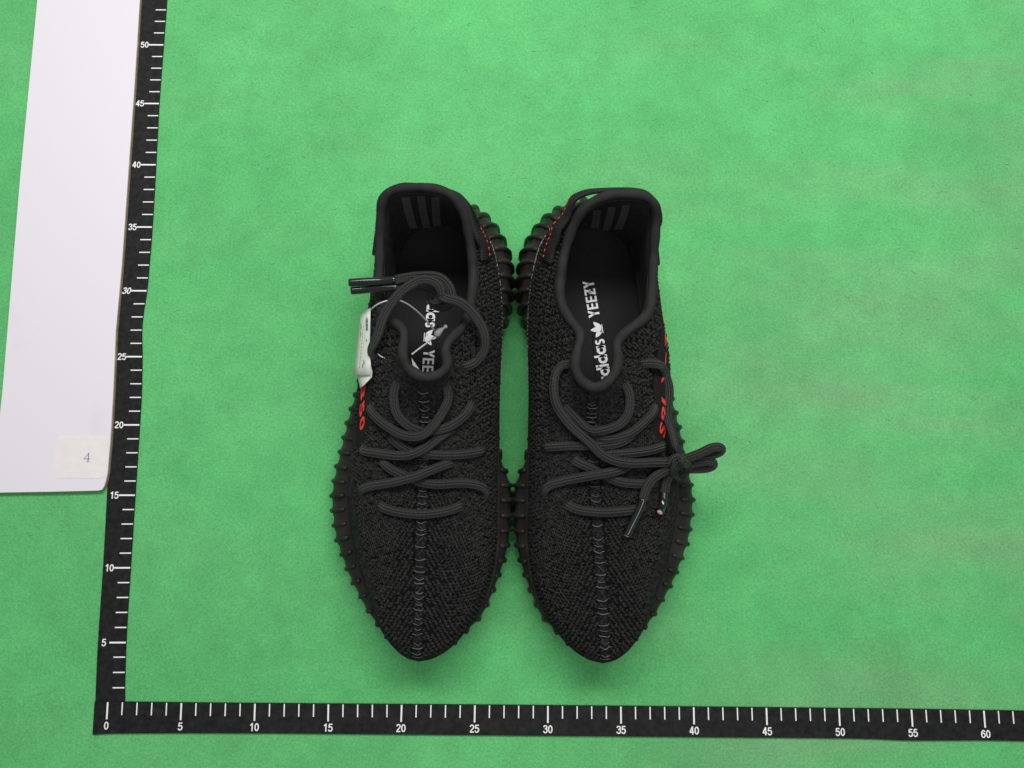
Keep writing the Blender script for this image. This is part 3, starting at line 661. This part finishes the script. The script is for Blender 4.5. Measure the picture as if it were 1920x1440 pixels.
def build_shoe(which):
    sh = make_surface(which)
    R = sh.R; n, m = R.shape[:2]
    base = np.array([R[..., 0].mean(), R[..., 1].mean(), 0.0])
    lab = ('black knit sneaker with white price tag and its lace knotted over the opening' if which == 'left'
           else 'black knit sneaker with lace tied in a bow hanging over its outer side')
    root = thing('knit_sneaker', base, lab, 'shoe', 'pair of black knit sneakers')
    LAT, MED = sh.side['lat'], sh.side['med']
    # ---- upper
    up = mesh('upper', R.reshape(-1, 3), sh.faces, M_BASE, root)
    build_knit(sh, root)
    # ---- lining: the same shell set inward, then the footbed
    cxy = np.stack([np.full(n, 0.0), R[:, 0, 1], np.zeros(n)], 1)
    mid = 0.5 * (R[:NT + 1, 0, 0][np.clip(np.arange(n) if False else np.minimum(np.arange(n), 2 * NT - np.arange(n)), 0, NT)] + R[(2 * NT - np.minimum(np.arange(n), 2 * NT - np.arange(n))) % n, 0, 0])
    axis = np.stack([mid, np.clip(R[:, 0, 1], 9, 29)], 1)
    d = axis[:, None] - R[..., :2]; d /= np.linalg.norm(d, axis=2)[..., None] + 1e-9
    Lg = R.copy(); ins = np.interp(np.linspace(0, 1, m), [0, .35, .8, 1], [0.95, 0.85, 0.5, 0.20])
    Lg[..., :2] += d * ins[None, :, None]
    flat = np.clip(sh.NN[..., 2], 0, 1); Lg[..., 2] -= 0.12 + 0.25 * flat
    Lg = np.concatenate([Lg[:, :1] * [1, 1, 0] + [0, 0, 2.2], Lg], 1); mm = m + 1
    Fl = [(i * mm + j, ((i + 1) % n) * mm + j, ((i + 1) % n) * mm + j + 1, i * mm + j + 1) for i in range(n) for j in range(mm - 1)]
    lin = mesh('lining', Lg.reshape(-1, 3), Fl, M_LINE, root)
    # heel stripes on the lining
    lb = BVHTree.FromPolygons([Vector(p) for p in Lg.reshape(-1, 3)], Fl)
    if which == 'left': quads = [((753, 769), 370, (768, 783), 428), ((782, 797), 368, (794, 808), 430), ((809, 824), 370, (812, 827), 427)]
    else: quads = [((1112, 1127), 394, (1108, 1122), 430), ((1140, 1154), 388, (1128, 1143), 432), ((1167, 1181), 384, (1151, 1167), 430)]
    for (x0, x1), ya, (x2, x3), yb_ in quads:
        V, F = [], []
        for a_ in range(16):
            u = a_ / 15; xl = x0 + (x2 - x0) * u ** 1.4; xr_ = x1 + (x3 - x1) * u ** 1.4; yy = ya + (yb_ - ya) * u
            for b_ in range(4):
                px = xl + (xr_ - xl) * b_ / 3; dd = ray(px, yy); loc, nor, ii, di_ = lb.ray_cast(Vector(CAM), Vector(dd))
                V.append(np.array(loc) - dd * .05 if loc is not None else unproj(px, yy, 8))
        for a_ in range(15):
            for b_ in range(3): F.append((a_ * 4 + b_, a_ * 4 + b_ + 1, a_ * 4 + b_ + 5, a_ * 4 + b_ + 4))
        mesh('heel_stripe', V, F, M_STRIPE, lin)
    # ---- footbed
    ring = R[:, 0, :2] + d[:, 0] * 0.30
    zi = 3.0
    V = np.c_[ring, np.full(n, zi)]; V = np.concatenate([V, np.c_[axis, np.full(n, zi - .05)]])
    insole = mesh('insole', V, [(i, (i + 1) % n, n + (i + 1) % n, n + i) for i in range(n)], M_INSOLE, root)
    gp, gmid = glyphs_insole()
    if which == 'right': p_s = unproj(1135, 700, zi)[:2]; p_e = unproj(1104, 525, zi)[:2]; p_t = unproj(1118.5, 618, zi)[:2]
    else: p_s = unproj(810, 570, zi)[:2]; p_e = unproj(800, 705, zi)[:2]; p_t = unproj(806.5, 633, zi)[:2]
    ex = (p_e - p_s); ex /= np.linalg.norm(ex); ey = np.array([-ex[1], ex[0]]); sc = 0.745; hs = 0.78; p_s = p_t - ex * gmid * sc
    Vp, Fp, _ = join(gp); Vp = np.array(Vp)
    W2 = p_s + Vp[:, :1] * sc * ex + (Vp[:, 1:2] - .5) * hs * ey
    mesh('printed_wordmark', np.c_[W2, zi + 0.03 + Vp[:, 2]], Fp, M_PRINT, insole, smooth=False)
    # ---- rolled collar binding
    ringC = np.concatenate([LAT['C'](np.linspace(0, 1, 150))[:-1], MED['C'](np.linspace(0, 1, 150))[::-1][:-1]])
    for _ in range(4): ringC = .25 * np.roll(ringC, 1, 0) + .5 * ringC + .25 * np.roll(ringC, -1, 0)
    rr = 0.31 * (1 + 0.08 * np.sin(np.arange(len(ringC)) * 0.37) + 0.04 * np.sin(np.arange(len(ringC)) * 0.11 + 1))
    V, F, uv = tube(ringC, rr, 14, closed=True); coll = mesh('collar_binding', V, F, M_BIND, root, uv=uv)
    cen = ringC.mean(0); di = cen - ringC; di[:, 2] = 0; di /= np.linalg.norm(di, axis=1)[:, None]
    V, F, uv = tube(ringC + di * 0.30 - np.array([0, 0, .17]), 0.055, 6, closed=True); mesh('inner_welt', V, F, M_BIND, coll)
    V, F, uv = tube(ringC - di * 0.30 - np.array([0, 0, .16]), 0.05, 6, closed=True); mesh('outer_welt', V, F, M_BIND, coll)
    # ---- sole
    def loops(t, sd):
        s_ = sh.side[sd]; f = s_['F'](t); Tn = np.gradient(f, axis=0); Tn /= np.linalg.norm(Tn, axis=1)[:, None]; nf = np.stack([Tn[:, 1], -Tn[:, 0]], 1)
        nf *= sh.sgn * (1 if sd == 'lat' else -1)
        dS = np.linspace(0, 1, 1500); PS = s_['S'](dS); q = f + nf * .8
        ts = dS[np.argmin(((PS[None] - q[:, None]) ** 2).sum(2), 1)]; ts = np.maximum.accumulate(ts); ts[0] = 0; ts[-1] = 1
        for _ in range(25): ts[1:-1] = .25 * ts[:-2] + .5 * ts[1:-1] + .25 * ts[2:]
        w = s_['S'](ts)
        f3 = R[np.clip((t * NT).round().astype(int), 0, NT) if sd == 'lat' else (2 * NT - (t * NT).round().astype(int)) % n, 0]
        return f, w
    tS = np.linspace(0, 1, 361)
    fl, wl = loops(tS, 'lat'); fm, wm = loops(tS, 'med')
    f = np.concatenate([fl[:-1], fm[::-1][:-1]]); w = np.concatenate([wl[:-1], wm[::-1][:-1]])
    zf, zb = ZF(f[:, 1]), ZB(w[:, 1]); zs = zb + 1.30 - 0.25 * (w[:, 1] < 8) * np.clip((8 - w[:, 1]) / 4, 0, 1)
    dn = w - f; ln = np.linalg.norm(dn, axis=1)[:, None] + 1e-6; ax2 = np.stack([np.full(len(f), 0.0), np.clip(f[:, 1], 9, 29)], 1); ax2[:, 0] = np.interp(ax2[:, 1], [3, 12, 22, 36], [21.4, 21.2, 21.6, 22.4]) if which == 'left' else 54.85 - np.interp(ax2[:, 1], [3, 12, 22, 36], [21.4, 21.2, 21.6, 22.4])
    out = w - ax2; out /= np.linalg.norm(out, axis=1)[:, None]
    def c3(xy, z): return np.c_[xy, z]
    Lw = np.concatenate([[0], np.cumsum(np.linalg.norm(np.roll(w, -1, 0) - w, axis=1))]); cnt = int(Lw[-1] / 1.02)
    scal = (0.5 + 0.5 * np.cos(2 * np.pi * (Lw[:-1] / Lw[-1] * cnt - .5))) ** 1.2 * np.clip((w[:, 1] - 4.5) / 5, 0, 1)
    sc_o = out * (scal * np.interp(w[:, 1], [6, 20, 28], [.07, .10, .13]))[:, None]
    out_ = out * np.clip((f[:, 1] - 4.5) / 4, -.6, 1)[:, None]
    prof = [c3(f - out * .25, zf + .0), c3(f + out_ * .07, zf + .06 * np.clip((f[:, 1] - 4.5) / 4, -1, 1)), c3(f + out_ * .13, zf - .03), c3(f + dn * .50 + out_ * .09 + sc_o * .7, zf * .84 + zs * .16 + .06 * scal), c3(f + dn * .88 + out_ * .05 + sc_o, zf * .48 + zs * .52 + .05 * scal), c3(w + sc_o, zs), c3(w - out * .03 + sc_o, zs * .55 + zb * .45), c3(w - out * .22, zb + .18), c3(w - out * .55, zb + 0.0)]
    K = len(prof); nn2 = len(f); V = np.stack(prof, 1).reshape(-1, 3)
    F = [(i * K + j, ((i + 1) % nn2) * K + j, ((i + 1) % nn2) * K + j + 1, i * K + j + 1) for i in range(nn2) for j in range(K - 1)]
    bot = len(V); V = np.concatenate([V, c3(ax2, ZB(ax2[:, 1]))]); F += [(i * K + K - 1, ((i + 1) % nn2) * K + K - 1, bot + (i + 1) % nn2, bot + i) for i in range(nn2)]
    if which == 'left': F = [q[::-1] for q in F]
    sole = mesh('sole', V, F, M_RUB, root)
    PR = np.stack(prof, 1)                                # nn2,K,3
    for k in range(cnt):
        i = np.interp((k + .5) / cnt * Lw[-1], Lw, np.arange(nn2 + 1)) % nn2
        if w[int(i), 1] < 4.4: continue
        p = bil(PR, np.full(7, i), np.array([2.1, 2.6, 3.3, 4.2, 5.0, 6.0, 7.0])); p = dense(p, 3)
        q = np.linspace(0, 1, len(p)); tap = np.clip(np.minimum((q + .04) / .12, (1.08 - q) / .12), 0.15, 1) ** .5 * (0.20 + 0.015 * math.sin(k * 2.3))
        oi = out[int(i) % nn2]; V, F, _ = tube(p, tap * (.78 + .16 * min(1, max(0, (w[int(i), 1] - 5) / 22))), 8, flat=1.0, up=np.array([oi[0], oi[1], .8])); mesh('rib', V, F, M_RUB, sole)
    # thin grey piping along the inner rim
    tq = np.linspace(.60, 1.0, 60); pf_ = MED['F'](tq); oo = pf_ - np.stack([np.interp(pf_[:, 1], [3, 36], [22, 22.3]) if which == 'left' else 54.85 - np.interp(pf_[:, 1], [3, 36], [22, 22.3]), np.clip(pf_[:, 1], 9, 29)], 1); oo /= np.linalg.norm(oo, axis=1)[:, None]
    V, F, _ = tube(c3(pf_ + oo * .17, ZF(pf_[:, 1]) + .13), 0.05, 6); mesh('rim_piping', V, F, M_PIPE, sole)
    # ---- side band and lettering
    def bandpt(t, s, off):
        i = np.asarray(t) * NT; j = np.interp(s, LAT['ss'], np.arange(NS + 1)); p = bil(R, i, j); q = bil(sh.NN, i, j); q = q / np.linalg.norm(q, axis=-1)[..., None]
        return p + q * np.asarray(off)[..., None]
    T_, S_ = np.meshgrid(np.linspace(BAND['t0'], BAND['t1'], 80), np.linspace(BAND['s0'] - .01, BAND['s1'] + .01, 12), indexing='ij')
    V = bandpt(T_, S_, 0.03 * np.minimum(1, 8 * np.minimum((S_ - BAND['s0'] + .012) / .35, (BAND['s1'] + .012 - S_) / .35)).clip(0)).reshape(-1, 3)
    band = mesh('side_band', V, [(i * 12 + j, i * 12 + j + 1, (i + 1) * 12 + j + 1, (i + 1) * 12 + j) for i in range(79) for j in range(11)], M_BAND, root)
    txt = 'SPLY-350'; tt0, tt1 = .415, .755
    for k, ch in enumerate(txt):
        kk = k if which == 'right' else 7 - k            # right shoe starts at the toe, left one ends there
        G, GF, sz = text_mesh(ch, 0.03); G = G.copy()
        tc_ = tt0 + (kk + .5) / 8 * (tt1 - tt0); dirn = 1 if which == 'right' else -1
        hw = (tt1 - tt0) / 8 * .41
        gx = G[:, 0] / max(sz[0], .55) * 2 * hw * dirn; gy = G[:, 1] / 1.0
        sc_ = (BAND['s0'] + BAND['s1']) / 2; V = bandpt(tc_ + gx, sc_ + gy * (BAND['s1'] - BAND['s0']) * .32, 0.075)
        mesh('letter', V, GF, M_RED, band, smooth=False)
    # ---- centre seam: raised tape with zig-zag thread
    jrow = np.linspace(3, m - 3, 90); pc = bil(R, np.zeros(90), jrow); nc = bil(sh.NN, np.zeros(90), jrow)
    V, F, U, Nn = polyline_strip(resample(pc + nc * .015, .25), np.array([[1.0, 0, 0]]).repeat(len(resample(pc + nc * .015, .25)), 0), .62, .06)
    seam = mesh('seam_tape', V, F, M_BAND, root)
    La = arc(pc); s0 = .5; kk = 0
    while s0 < La[-1] - .3:
        def sp_(a, x): 
            j = np.interp(a, La, np.arange(90)); i0 = int(j); u = j - i0; i1 = min(89, i0 + 1)
            return pc[i0] * (1 - u) + pc[i1] * u + np.array([x, 0, 0]) + (nc[i0] * (.10 + .03 * (1 - abs(x) / .3)))
        st_ = 0.68 + .22 * rng.random(); w_ = .27 + .04 * rng.random(); jx = (rng.random(8) - .5) * .12
        pts = [sp_(s0 + .09 + jx[6], -w_ - .04), sp_(s0 + .02, -w_ * .75 + jx[0]), sp_(s0 - .03 + jx[1], 0.02), sp_(s0 + .02 + jx[2], w_ * .75), sp_(s0 + .09 + jx[7], w_ + .04)]
        V, F, _ = tube(dense(pts, 4), 0.030 + .018 * rng.random(), 6); mesh('seam_stitch', V, F, M_THREAD, seam)
        if rng.random() < .6:
            pts = [sp_(s0 + .40, -w_ * .9 + jx[3]), sp_(s0 + .30 + jx[4], 0), sp_(s0 + .36, w_ * .9 + jx[5])]
            V, F, _ = tube(dense(pts, 4), 0.022 + .014 * rng.random(), 6); mesh('seam_stitch', V, F, M_THREAD, seam)
        if rng.random() < .6:
            g = 1 if rng.random() < .5 else -1
            pts = [sp_(s0 + .16, g * w_ * .9), sp_(s0 + st_ * .5 + jx[1], g * .06), sp_(s0 + st_ * .8, -g * w_ * .5)]
            V, F, _ = tube(dense(pts, 4), 0.014 + .008 * rng.random(), 6); mesh('seam_stitch', V, F, M_THREAD, seam)
        s0 += st_; kk += 1
    # ---- lace, aglets, eyelets
    runs = [lace_run(sh, q) for q in LACES[which]]
    V, F, uv = join(runs); lace = mesh('lace', V, F, M_LACE, root, uv=uv)
    for pts, tip in AGLETS[which]:
        P = dense(np.array([unproj(*q) for q in pts]), 8); L_ = len(P)
        V, F, uv = tube(P, np.full(L_, 0.255), 12, flat=.85); ag = mesh('aglet', V, F, M_AGLET, lace)
        e = P[-1] - P[-2]; e /= np.linalg.norm(e); Q = np.array([P[-1] - e * .03, P[-1] + e * .02, P[-1] + e * .06])
        V, F, uv = tube(Q, np.array([.20, .19, .12]), 10, flat=.8); mesh('cut_end', V, F, tip, ag)
    for q in LACES[which]:
        for e, e2 in ((q[0], q[1]), (q[-1], q[-2])):
            if len(e) == 3 and e[2] < -.15:
                p, nrm = hit(sh, e[0], e[1]); a = np.cross(nrm, [0, 1.0, .1]); a /= np.linalg.norm(a); b = np.cross(nrm, a); th = np.linspace(0, 2 * np.pi, 12, endpoint=False)
                rg = lambda r, h: p + nrm * h + r * (np.cos(th)[:, None] * a + np.sin(th)[:, None] * b)
                V = np.concatenate([rg(.34, .03), rg(.26, .10), rg(.16, .02)]); F = [(k, (k + 1) % 12, 12 + (k + 1) % 12, 12 + k) for k in range(12)] + [(12 + k, 12 + (k + 1) % 12, 24 + (k + 1) % 12, 24 + k) for k in range(12)] + [tuple(range(24, 36))]
                mesh('eyelet', V, F, M_HOLE, root)
    # ---- heel pull strap
    if which == 'right':
        (a0, n0), (a1, n1), (a2, n2), (a3, n3) = hit(sh, 1029, 493), hit(sh, 1037, 468), hit(sh, 1047, 448), hit(sh, 1056, 430)
        path = [a0 + n0 * .10, a1 + n1 * .22, a2 + n2 * .3, a3 + n3 * .42, unproj(1063, 405, 8.6), unproj(1073, 377, 9.3), unproj(1089, 365, 9.5), unproj(1113, 359, 9.6), unproj(1150, 357, 9.5), unproj(1182, 358, 9.3), unproj(1206, 364, 9.0), unproj(1226, 384, 8.5)]
        pe, ne = at(sh, 'lat', .86, .62); path += [pe + np.array([.25, .7, .6]), pe + ne * .15, at(sh, 'lat', .80, .5)[0] + at(sh, 'lat', .80, .5)[1] * .15]
    else:
        (a0, n0), (a1, n1), (a2, n2) = hit(sh, 907, 489), hit(sh, 901, 462), hit(sh, 889, 434)
        path = [a0 + n0 * .10, a1 + n1 * .2, a2 + n2 * .2]
        for tt_, s_, sd_ in ((.93, .66, 'med'), (.97, .72, 'med'), (1.0, .74, 'lat'), (.96, .72, 'lat'), (.91, .66, 'lat'), (.86, .6, 'lat'), (.81, .5, 'lat')):
            p, q = at(sh, sd_, tt_, s_); path.append(p + q * .2)
    P = resample(dense(np.array(path), 8), .12)
    U = []
    for p in P:
        loc, nrm, ii, dist = sh.bvh.find_nearest(Vector(p)); nr = np.array(nrm); nr = nr if nr @ (p - np.array(loc)) > 0 else -nr
        U.append(nr)
    U = np.array(U); 
    for _ in range(8): U[1:-1] = .25 * U[:-2] + .5 * U[1:-1] + .25 * U[2:]
    T = np.gradient(P, axis=0); Wd = np.cross(T, U)
    V, F, Uo, No = polyline_strip(P, Wd, .95, .28); strap = mesh('pull_strap', V, F, M_STRAP, root)
    # ribs across the webbing and the red running stitch
    parts = []
    for k in range(1, len(P) - 1):
        parts.append(tube(np.array([P[k] + Uo[k] * .46 + s_ * No[k] * .09 - Uo[k] * .92 * f_ for f_ in (0, .5, 1)]), .045, 5)[:2] if False else tube(np.array([P[k] + Uo[k] * .46, P[k], P[k] - Uo[k] * .46]) + No[k] * (.14 if (No[k] @ U[k]) > 0 else -.14), .045, 5))
    V, F, _ = join(parts); mesh('webbing_ribs', V, F, M_STRAP, strap)
    sg = np.array([1 if No[k] @ U[k] > 0 else -1 for k in range(len(P))])
    # the red stitch runs on the strap edge that faces away from the opening
    edge = 1 if (Uo[6] @ (P[6] - np.array([cen[0], P[6][1], P[6][2]]))) > 0 else -1
    for k in range(2, 38 if which == 'right' else 18, 3):
        ks = np.array([k, k + .6, k + 1.5]); V, F, _ = tube(np.stack([np.interp(ks, np.arange(len(P)), (P + Uo * edge * .33 + No * sg[:, None] * .19)[:, c_]) for c_ in range(3)], 1), .036, 6); mesh('red_stitch', V, F, M_RED, strap)
    return sh, root

SH_L, ROOT_L = build_shoe('left')
SH_R, ROOT_R = build_shoe('right')

# ------------------------------------------------------------------ price tag and its plastic loop
def build_tag():
    zr = max(hit(SH_L, 694, y_)[0][2] for y_ in (600, 640, 680, 700)) + .3; zl = zr - .7
    t = thing('price_tag', unproj(680, 650, 5), 'white folded price tag on a plastic loop beside the knotted sneaker', 'tag')
    def P(px, py, u):                                     # u: 0 outer low edge .. 1 upper edge against the shoe
        return unproj(px, py, zl + (zr - zl) * u)
    def panel(name, rows, m_, th=0.035):
        V, F = [], []; nn = len(rows)
        for (l, r) in rows:
            for k in range(4):
                u = k / 3; V.append(P(l[0] + (r[0] - l[0]) * u, l[1] + (r[1] - l[1]) * u, u) + np.array([0, 0, .10 * math.sin(math.pi * u)]))
        V = np.array(V); V = np.concatenate([V, V - [-.4 * th, 0, th]]); o = nn * 4
        for i in range(nn - 1):
            for k in range(3):
                a = i * 4 + k; F.append((a, a + 1, a + 5, a + 4)); F.append((o + a + 4, o + a + 5, o + a + 1, o + a))
            F.append((i * 4, i * 4 + 4, o + i * 4 + 4, o + i * 4)); F.append((o + i * 4 + 3, o + i * 4 + 7, i * 4 + 7, i * 4 + 3))
        F.append((0, o, o + 1, 1)); F.append((1, o + 1, o + 2, 2)); F.append((2, o + 2, o + 3, 3)); e = (nn - 1) * 4
        for k in range(3): F.append((e + k, e + k + 1, o + e + k + 1, o + e + k))
        return mesh(name, V, F, m_, t)
    back = panel('back_leaf', [((667, 690), (694.5, 685)), ((669.5, 704), (697, 696)), ((671, 713), (696.5, 706)), ((673, 721), (690, 713)), ((674.5, 728), (679, 724))], M_PAPER)
    back.location.z -= 0.0012
    front = panel('front_leaf', [((675.5, 590), (694.5, 577)), ((673, 615), (694, 603)), ((670, 640), (693.5, 632)), ((667.5, 665), (692.5, 664)), ((665.5, 685), (695, 680)), ((662, 703), (695, 703))], M_PAPER)
    def ink(px0, py0, px1, py1, u0, u1, nm='print_mark'):
        q = [P(px0, py0, u0), P(px1, py0 - .6 * (px1 - px0), u1), P(px1, py1 - .6 * (px1 - px0), u1), P(px0, py1, u0)]
        V = np.array(q) + [0, 0, .13]; mesh(nm, V, [(0, 1, 2, 3)], M_DARKINK, front, smooth=False)
    for k in range(9): ink(686.5, 598 + k * 2.6, 690.5, 599.2 + k * 2.6 + (k % 3) * .5, .66, .84, 'barcode_bar')
    for k in range(14): ink(682.5 - .62 * k, 606 + k * 6.2, 683.1 - .62 * k, 610 + k * 6.2, .36, .40)
    for k in range(5): ink(677 - .5 * k, 608 + k * 15, 677.8 - .5 * k, 619 + k * 15, .14, .18)
    for k in range(3): ink(679.5 - .9 * k, 626 + k * 19, 680.1 - .9 * k, 636 + k * 19, .30, .33)
    for (a, b, c, d) in ((682, 676, 683, 684), (684, 679, 685, 690), (686.5, 684, 687.5, 697), (680, 683, 681, 690), (683, 692, 686, 693)): ink(a, b, c, d, .55, .6)
    ink(687, 637, 688.5, 641, .7, .75)
    # loop
    lo = [unproj(694, 583, 6.9), unproj(703, 574, 7.8), unproj(716, 567, 8.4), unproj(732, 563, 8.7), unproj(748, 563, 8.7), unproj(766, 571, 8.2), unproj(785, 586, 7.5), unproj(801, 603, 6.8), unproj(814, 619, 6.2)]
    V, F, _ = tube(dense(np.array(lo), 8), .052, 8); mesh('plastic_loop', V, F, M_PLAS, t)
    tg = [unproj(816, 631, 6.0), unproj(820, 626, 6.1), unproj(825, 620, 6.2), unproj(830, 616.5, 6.3), unproj(833.5, 614, 6.35), unproj(836, 612, 6.4), unproj(838, 610.5, 6.4)]
    V, F, _ = tube(np.array(tg), np.array([.10, .27, .20, .10, .08, .15, .06]), 10, flat=.7); mesh('toggle', V, F, M_PLAS, t)
    l2 = [unproj(817, 629, 6.0), unproj(803, 641, 6.0), unproj(787, 653, 6.6), unproj(772, 664.5, 7.4)]
    V, F, _ = tube(dense(np.array(l2), 6), .055, 8); mesh('plastic_loop', V, F, M_PLAS, t)
    V, F, _ = tube(dense(np.array([hit(SH_L, 709, 664)[0] + [0, 0, .10], hit(SH_L, 715, 669)[0] + [0, 0, .13], hit(SH_L, 722, 672)[0] + [0, 0, .08]]), 5), .03, 6); mesh('plastic_loop', V, F, M_PLAS, t)
    # torn paper corner showing inside the throat
    q = np.array([unproj(771, 670, 7.0), unproj(779, 682, 6.9), unproj(789, 696, 6.6), unproj(775, 690, 7.0)])
    V = np.concatenate([q, q - [0, 0, .04]]); o = mesh('paper_slip', V, [(0, 1, 2, 3), (7, 6, 5, 4), (0, 4, 5, 1), (1, 5, 6, 2), (2, 6, 7, 3), (3, 7, 4, 0)], M_PAPER, smooth=False)
    tag(o, 'small white paper corner tucked inside the knotted sneaker throat', 'paper')
build_tag()

# ------------------------------------------------------------------ loose lint lying on the felt
def build_lint():
    parts = []
    for k in range(900):
        x, y = rng.uniform(-8, 66), rng.uniform(-6, 54); a = rng.uniform(0, 2 * math.pi); L = rng.uniform(.12, .55); c = rng.uniform(-1.2, 1.2)
        pts = [(x, y, .012)]
        for q in range(4):
            a += c / 4; pts.append((pts[-1][0] + math.cos(a) * L / 4, pts[-1][1] + math.sin(a) * L / 4, .012 + .02 * math.sin(q + k)))
        parts.append(tube(np.array(pts), rng.uniform(.008, .018), 4))
    V, F, _ = join(parts); o = mesh('felt_lint', V, F, simple('pale_lint', (0.30, 0.60, 0.36), 0.9)); o['kind'] = 'stuff'; o['label'] = 'pale lint fibres scattered over the green felt'; o['category'] = 'lint'
build_lint()
